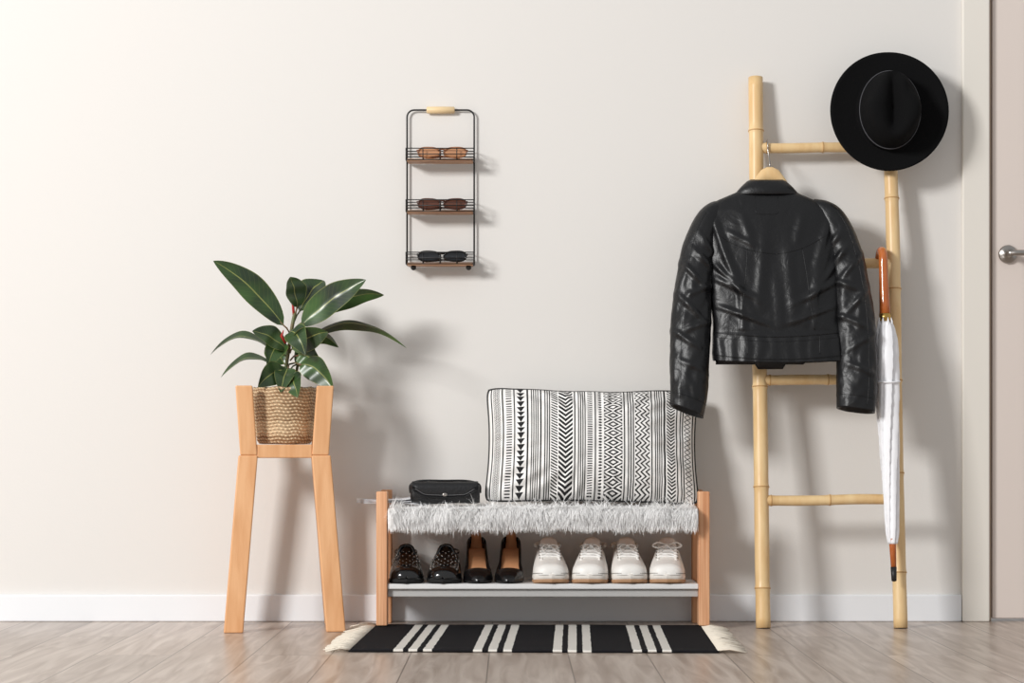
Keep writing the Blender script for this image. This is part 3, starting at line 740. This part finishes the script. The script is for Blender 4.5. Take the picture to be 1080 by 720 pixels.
# ================================================================ LEATHER JACKET on hanger
jk=empty('leather_jacket')
M_lea=D.materials.new('black_leather'); M_lea.use_nodes=True; nt=M_lea.node_tree; b=nt.nodes['Principled BSDF']
b.inputs['Base Color'].default_value=(*lin((15,15,17)),1); b.inputs['Roughness'].default_value=.38; b.inputs['Specular IOR Level'].default_value=.42
tc=nt.nodes.new('ShaderNodeTexCoord'); n1=nt.nodes.new('ShaderNodeTexNoise'); n1.inputs['Scale'].default_value=22; n1.inputs['Detail'].default_value=4; n1.inputs['Distortion'].default_value=.8
vo=nt.nodes.new('ShaderNodeTexVoronoi'); vo.inputs['Scale'].default_value=420
nt.links.new(tc.outputs['Object'],n1.inputs['Vector']); nt.links.new(tc.outputs['Object'],vo.inputs['Vector'])
b1=nt.nodes.new('ShaderNodeBump'); b1.inputs['Distance'].default_value=.006; b1.inputs['Strength'].default_value=.5; nt.links.new(n1.outputs['Fac'],b1.inputs['Height'])
b2=nt.nodes.new('ShaderNodeBump'); b2.inputs['Distance'].default_value=.0005; b2.inputs['Strength'].default_value=.3; nt.links.new(vo.outputs['Distance'],b2.inputs['Height']); nt.links.new(b1.outputs[0],b2.inputs['Normal']); nt.links.new(b2.outputs[0],b.inputs['Normal'])
JS=.00261
JX=lambda px:(px-540)*JS
JZ=lambda py:HZ+(465-py)*JS
jy=lambda z: -.135-(1.22-z)*.15
# drape folds as strokes in the jacket's own plane: (x0,z0,x1,z1,width,height), offsets from centre back
jc=JX(818)
FO=[(-.17,1.13,-.12,.98,.016,.007),(-.15,1.05,-.07,.86,.018,.006),(.15,1.12,.10,.97,.016,.007),(.14,1.04,.08,.85,.018,.006),(-.03,1.08,-.05,.88,.02,.005),(.03,1.06,.045,.84,.022,.005),
    (-.16,.96,-.05,.90,.014,.006),(.16,.95,.05,.89,.014,.006),(-.15,.88,-.02,.83,.012,.006),(.15,.88,.03,.835,.012,.006),(-.10,.93,-.09,.80,.012,.005),(.11,.92,.10,.81,.012,.005),(-.165,1.00,-.10,.93,.012,.006),(.165,1.0,.11,.93,.012,.006),
    (-.09,1.14,-.06,1.03,.016,.004),(.08,1.15,.05,1.04,.016,.004),(.0,.95,.01,.81,.014,.004),(-.13,1.09,-.05,1.045,.012,.004)]
def foldh(x_,z_):
    h=0; X=x_-jc
    for x0,z0,x1,z1,w_,hh in FO:
        dx,dz=x1-x0,z1-z0; L2=dx*dx+dz*dz
        t=((X-x0)*dx+(z_-z0)*dz)/L2
        if -.25<t<1.25:
            d=abs((X-x0)*dz-(z_-z0)*dx)/math.sqrt(L2)
            if d<w_: h+=hh*(1-(d/w_)**2)**2*ss(-.25,.3,t)*(1-ss(.6,1.25,t))
    return h
rows=[(191,799,826,.018),(196,788,836,.022),(202,774,848,.027),(208,760,862,.032),(214,750,873,.036),(220,744,881,.040),(230,741,888,.044),(245,741,891,.047),(265,744,890,.050),(290,749,889,.053),(315,751,888,.055),(340,752,888,.055),(350,752,889,.053),(354,752,890,.056),(372,751,893,.057),(380,752,893,.056)]
yy=[r[0] for r in rows]
NR,NC=170,160; rings=[]
for i in range(NR+1):
    py=191+(380-191)*i/NR
    x0=np.interp(py,yy,[r[1] for r in rows]); x1=np.interp(py,yy,[r[2] for r in rows]); hd=float(np.interp(py,yy,[r[3] for r in rows]))
    cx=JX((x0+x1)/2); hw=(x1-x0)/2*JS; ring=[]
    for j in range(NC):
        a_=2*math.pi*j/NC; c_,s_=math.cos(a_),math.sin(a_)
        x_=cx+hw*sp(c_,.85); 
        z_=JZ(py)-(.006*(1-((x_-cx)/hw)**2))*ss(340,379,py)
        k=ss(205,240,py)
        wb=1-ss(346,352,py)
        fold=.005*nz(x_*9,z_*5,2)*k + .0022*nz(x_*26,z_*14,6)*k
        if s_<0: fold+=foldh(x_,z_)*k*wb*1.15
        fold+=.003*nz(x_*24,z_*30,8)*ss(320,345,py)*wb
        fold+=.0016*math.sin(x_*170+2*nz(x_*20,z_*20,3))*ss(352,358,py)
        y_=jy(z_)+(hd)*sp(s_,.72)
        d=Vector((c_*.25,s_,0)).normalized()
        ring.append(Vector((x_,y_,z_))+d*fold)
    rings.append(ring)
vv,ff=loft(rings)
ff.pop()
torso=mobj('torso',vv,ff,M_lea,jk)
mobj('lining',[p+Vector((0,0,.008)) for p in rings[-1]],[tuple(range(NC))],M_dark,jk)
bvh=BVHTree.FromPolygons([Vector(v) for v in vv],ff)
def sleeve(name,path,seed,cutdx,creases):
    pts=[Vector((JX(px),jy(JZ(py))+dy,JZ(py))) for px,py,w_,dp,dy in path]
    wid=[p_[2]*JS for p_ in path]; dep=[p_[3] for p_ in path]
    n=140; sm=smoothpath(pts,20); ws=smoothpath([Vector((a_,b_,0)) for a_,b_ in zip(wid,dep)],20); cs=[0]
    for i in range(1,len(sm)): cs.append(cs[-1]+(sm[i]-sm[i-1]).length)
    rings=[]
    for i in range(n+1):
        s_=cs[-1]*i/n; P_=Vector([float(np.interp(s_,cs,[q[k] for q in sm])) for k in range(3)])
        P2=Vector([float(np.interp(min(cs[-1],s_+.02),cs,[q[k] for q in sm])) for k in range(3)]); P1=Vector([float(np.interp(max(0,s_-.02),cs,[q[k] for q in sm])) for k in range(3)])
        t=(P2-P1).normalized(); sd=t.cross(Vector((0,1,0))).normalized(); f_=sd.cross(t).normalized()
        w_=float(np.interp(s_,cs,[q.x for q in ws])); d_=float(np.interp(s_,cs,[q.y for q in ws])); ring=[]
        u_=i/n
        for j in range(100):
            a_=2*math.pi*j/100; c_,q_=math.cos(a_),math.sin(a_)
            wr=.0032*nz(s_*14+c_*1.6,c_*1.2+seed,q_*1.2)*ss(.1,.3,u_)+.0018*nz(s_*45,c_*3+seed,q_*3)*ss(.2,.5,u_)
            for (u0,sl,ww,hh,cc) in creases:
                d=abs(u_-(u0+sl*c_))/ww
                if d<1: wr+=hh*(1-d*d)**2*math.exp(-((c_-cc)/.8)**2)
            wr+=.003*nz(c_*1.5,s_*6,seed+4)*ss(0,.2,u_)
            ring.append(P_+sd*c_*(w_+wr*.6)+f_*q_*(d_+wr*1.2) + t*(cutdx*c_)*ss(.7,1,u_))
        rings.append(ring)
    c0=sum(rings[-1],Vector())/100
    tdir=(c0-sum(rings[-6],Vector())/100).normalized()
    rings.append([c0+(p-c0)*.90-tdir*.001 for p in rings[-1]]); rings.append([c0+(p-c0)*.82-tdir*.03 for p in rings[-2]])
    v,f=loft(rings)
    o=mobj(name,v,f,[M_lea],jk)
    k=n-8; c1=sum(rings[k],Vector())/100
    tube(name+'_cuff_seam',[p+(p-c1).normalized()*.0002 for p in rings[k]],.0009,M_lea,jk,5,True)
    js=67 if seed<3 else 83
    tube(name+'_seam',[rings[i][js]+Vector((0,-.0001,0)) for i in range(14,n-2)],.0009,M_lea,jk,5)
    return o
CR1=[(.30,.05,.028,.006,.3),(.40,.07,.025,.0065,-.3),(.47,-.05,.022,.005,.5),(.55,.08,.026,.006,-.2),(.63,-.04,.022,.005,.4),(.70,.06,.022,.005,-.4),(.22,.06,.03,.005,.6),(.80,.03,.022,.004,.1)]
CR2=[(.28,-.06,.028,.006,-.3),(.37,-.07,.025,.0065,.3),(.46,.05,.022,.005,-.5),(.53,-.08,.026,.006,.2),(.62,.05,.022,.005,-.3),(.71,-.05,.022,.005,.4),(.20,-.05,.03,.005,-.6),(.82,.03,.022,.004,.1)]
sleeve('sleeve_left',[(768,214,6,.022,.006),(758,219,10.5,.031,.004),(750,229,14,.037,.002),(743,246,16.5,.041,.000),(737,270,18.5,.043,-.003),(732,305,20,.043,-.007),(729,340,21.5,.042,-.010),(727,375,21.5,.040,-.012),(726,408,20.5,.038,-.013),(723,434,18.5,.036,-.013)],1,.0125,CR1)
sleeve('sleeve_right',[(860,212,6,.022,.006),(871,218,10.5,.031,.004),(880,227,14,.037,.002),(888,245,16.5,.041,.000),(894,270,18.5,.043,-.003),(899,305,20.5,.043,-.007),(902,340,21.5,.042,-.010),(903,375,21.5,.040,-.012),(902,408,21.5,.038,-.013),(900,433,20.5,.036,-.013)],6,.003,CR2)
def seam(name,pts,r=.0009):
    out=[]
    sm=smoothpath([Vector((JX(a),0,JZ(b_))) for a,b_ in pts],10)
    for q in sm:
        h=bvh.ray_cast(Vector((q.x,-1,q.z)),Vector((0,1,0)))
        if h[0]: out.append(h[0]+Vector((0,-.0003,0)))
    if len(out)>2: tube(name,out,r,M_lea,jk,6)
seam('yoke_seam_left',[(752,240),(765,252),(782,261),(800,266),(818,268)])
seam('yoke_seam_right',[(818,268),(832,266),(850,260),(868,250),(884,238)])
seam('panel_seam_left',[(788,262),(786,290),(782,320),(778,349)])
seam('panel_seam_right',[(846,262),(850,290),(853,320),(857,349)])
seam('waist_seam',[(754,351),(780,354),(812,356),(845,355),(887,351)],.0015)
seam('waist_stitch',[(754,356),(780,359),(812,361),(845,360),(887,356)],.0006)
seam('hem_edge',[(754,375),(780,378),(812,380),(845,379),(889,375)],.0016)
seam('tab_left',[(862,354),(862,374)]); seam('tab_right',[(786,354),(786,375)])
# front panels hanging lower (wall side)
vv=[];ff=[]
for i in range(41):
    px=756+(884-756)*i/40; low=384+(5 if 800<px<828 else 0)-(3 if px>850 else 0)
    for j,py in enumerate((360,370,378,low)):
        z_=JZ(py); vv.append((JX(px),jy(z_)+.030+.004*math.sin(px*.12),z_))
for i in range(40):
    for j in range(3): q=i*4+j; ff.append((q,q+4,q+5,q+1))
o=mobj('front_panels',vv,ff,M_lea,jk); s=o.modifiers.new('s','SOLIDIFY'); s.thickness=.005
# collar
ringsC=[]
for py,x0,x1,dd,oy in ((199,786,838,.026,0),(190,791,832,.026,0),(187,794,830,.024,0),(185.5,795,829,.027,0),(187.5,791,833,.032,0),(193,785,839,.037,0),(201,778,846,.041,.0),(202,779,845,.038,0),(196,786,838,.034,0)):
    cx=JX((x0+x1)/2); hw=(x1-x0)/2*JS
    ringsC.append([Vector((cx+hw*math.cos(a_),jy(JZ(py))+.004+dd*sp(math.sin(a_),.8),JZ(py)+.004*math.sin(a_*1.0))) for a_ in np.linspace(0,2*math.pi,65)[:-1]])
vv,ff=loft(ringsC,True,False); mobj('collar',vv,ff,M_lea,jk)
seam('loop_tab_seam',[(798,206),(798,216),(799,224),(810,225),(821,224),(822,216),(822,206)],.0008)
# hanger
hg=empty('coat_hanger')
hy=jy(1.24)+.008; rr=ly(1.341)
def wedge(px,half,top,bot):
    x_=W(px,0,hy).x; zt_=W(0,top,hy).z; zb_=W(0,bot,hy).z; m2=(zt_+zb_)/2; h2=(zt_-zb_)/2
    return [Vector((x_,hy+half*math.cos(t*math.pi/8),m2+h2*math.sin(t*math.pi/8))) for t in range(16)]
vv,ff=loft([wedge(784,.006,206,213),wedge(790,.009,199,210),wedge(796,.010,188,204),wedge(803,.011,179,197),wedge(809,.011,176,193),wedge(815,.011,176,193),wedge(821,.011,179,197),wedge(828,.010,188,204),wedge(835,.009,200,210),wedge(842,.006,207,213)])
mobj('wood_arms',vv,ff,M_bamboo,hg)
xh=W(812,0,hy).x; zt=W(811,178,hy).z
hp=[(xh,hy,zt-.004),(xh,hy+.002,zt+.02)]+[(xh,rr-.0205*math.cos(t),1.343+.0205*math.sin(t)) for t in np.linspace(-.5,math.pi*1.1,16)]
tube('hook',hp,.0022,M_steel,hg,8)

# ================================================================ LIGHT + WORLD + CAMERA
w=D.worlds.new('room_ambient'); scene.world=w; w.use_nodes=True
w.node_tree.nodes['Background'].inputs[0].default_value=(.975,.988,1.0,1); w.node_tree.nodes['Background'].inputs[1].default_value=.52
def area(name,loc,tgt,size,power,col):
    l=D.lights.new(name,'AREA'); l.shape='SQUARE'; l.size=size; l.energy=power; l.color=col
    o=D.objects.new(name,l); scene.collection.objects.link(o); o.location=loc
    o.rotation_euler=(Vector(tgt)-Vector(loc)).to_track_quat('-Z','Y').to_euler(); return o
area('key_softbox',(-5.0,-5.9,3.5),(.3,0,.7),1.5,530,(1,.993,.98))
cam=D.cameras.new('camera'); co=D.objects.new('camera',cam); scene.collection.objects.link(co)
co.location=(0,CAM_Y,HZ); co.rotation_euler=(math.pi/2,0,0)
cam.sensor_width=36; cam.lens=36*K*6/1080; cam.shift_y=105/1080
scene.camera=co
scene.view_settings.view_transform='Standard'
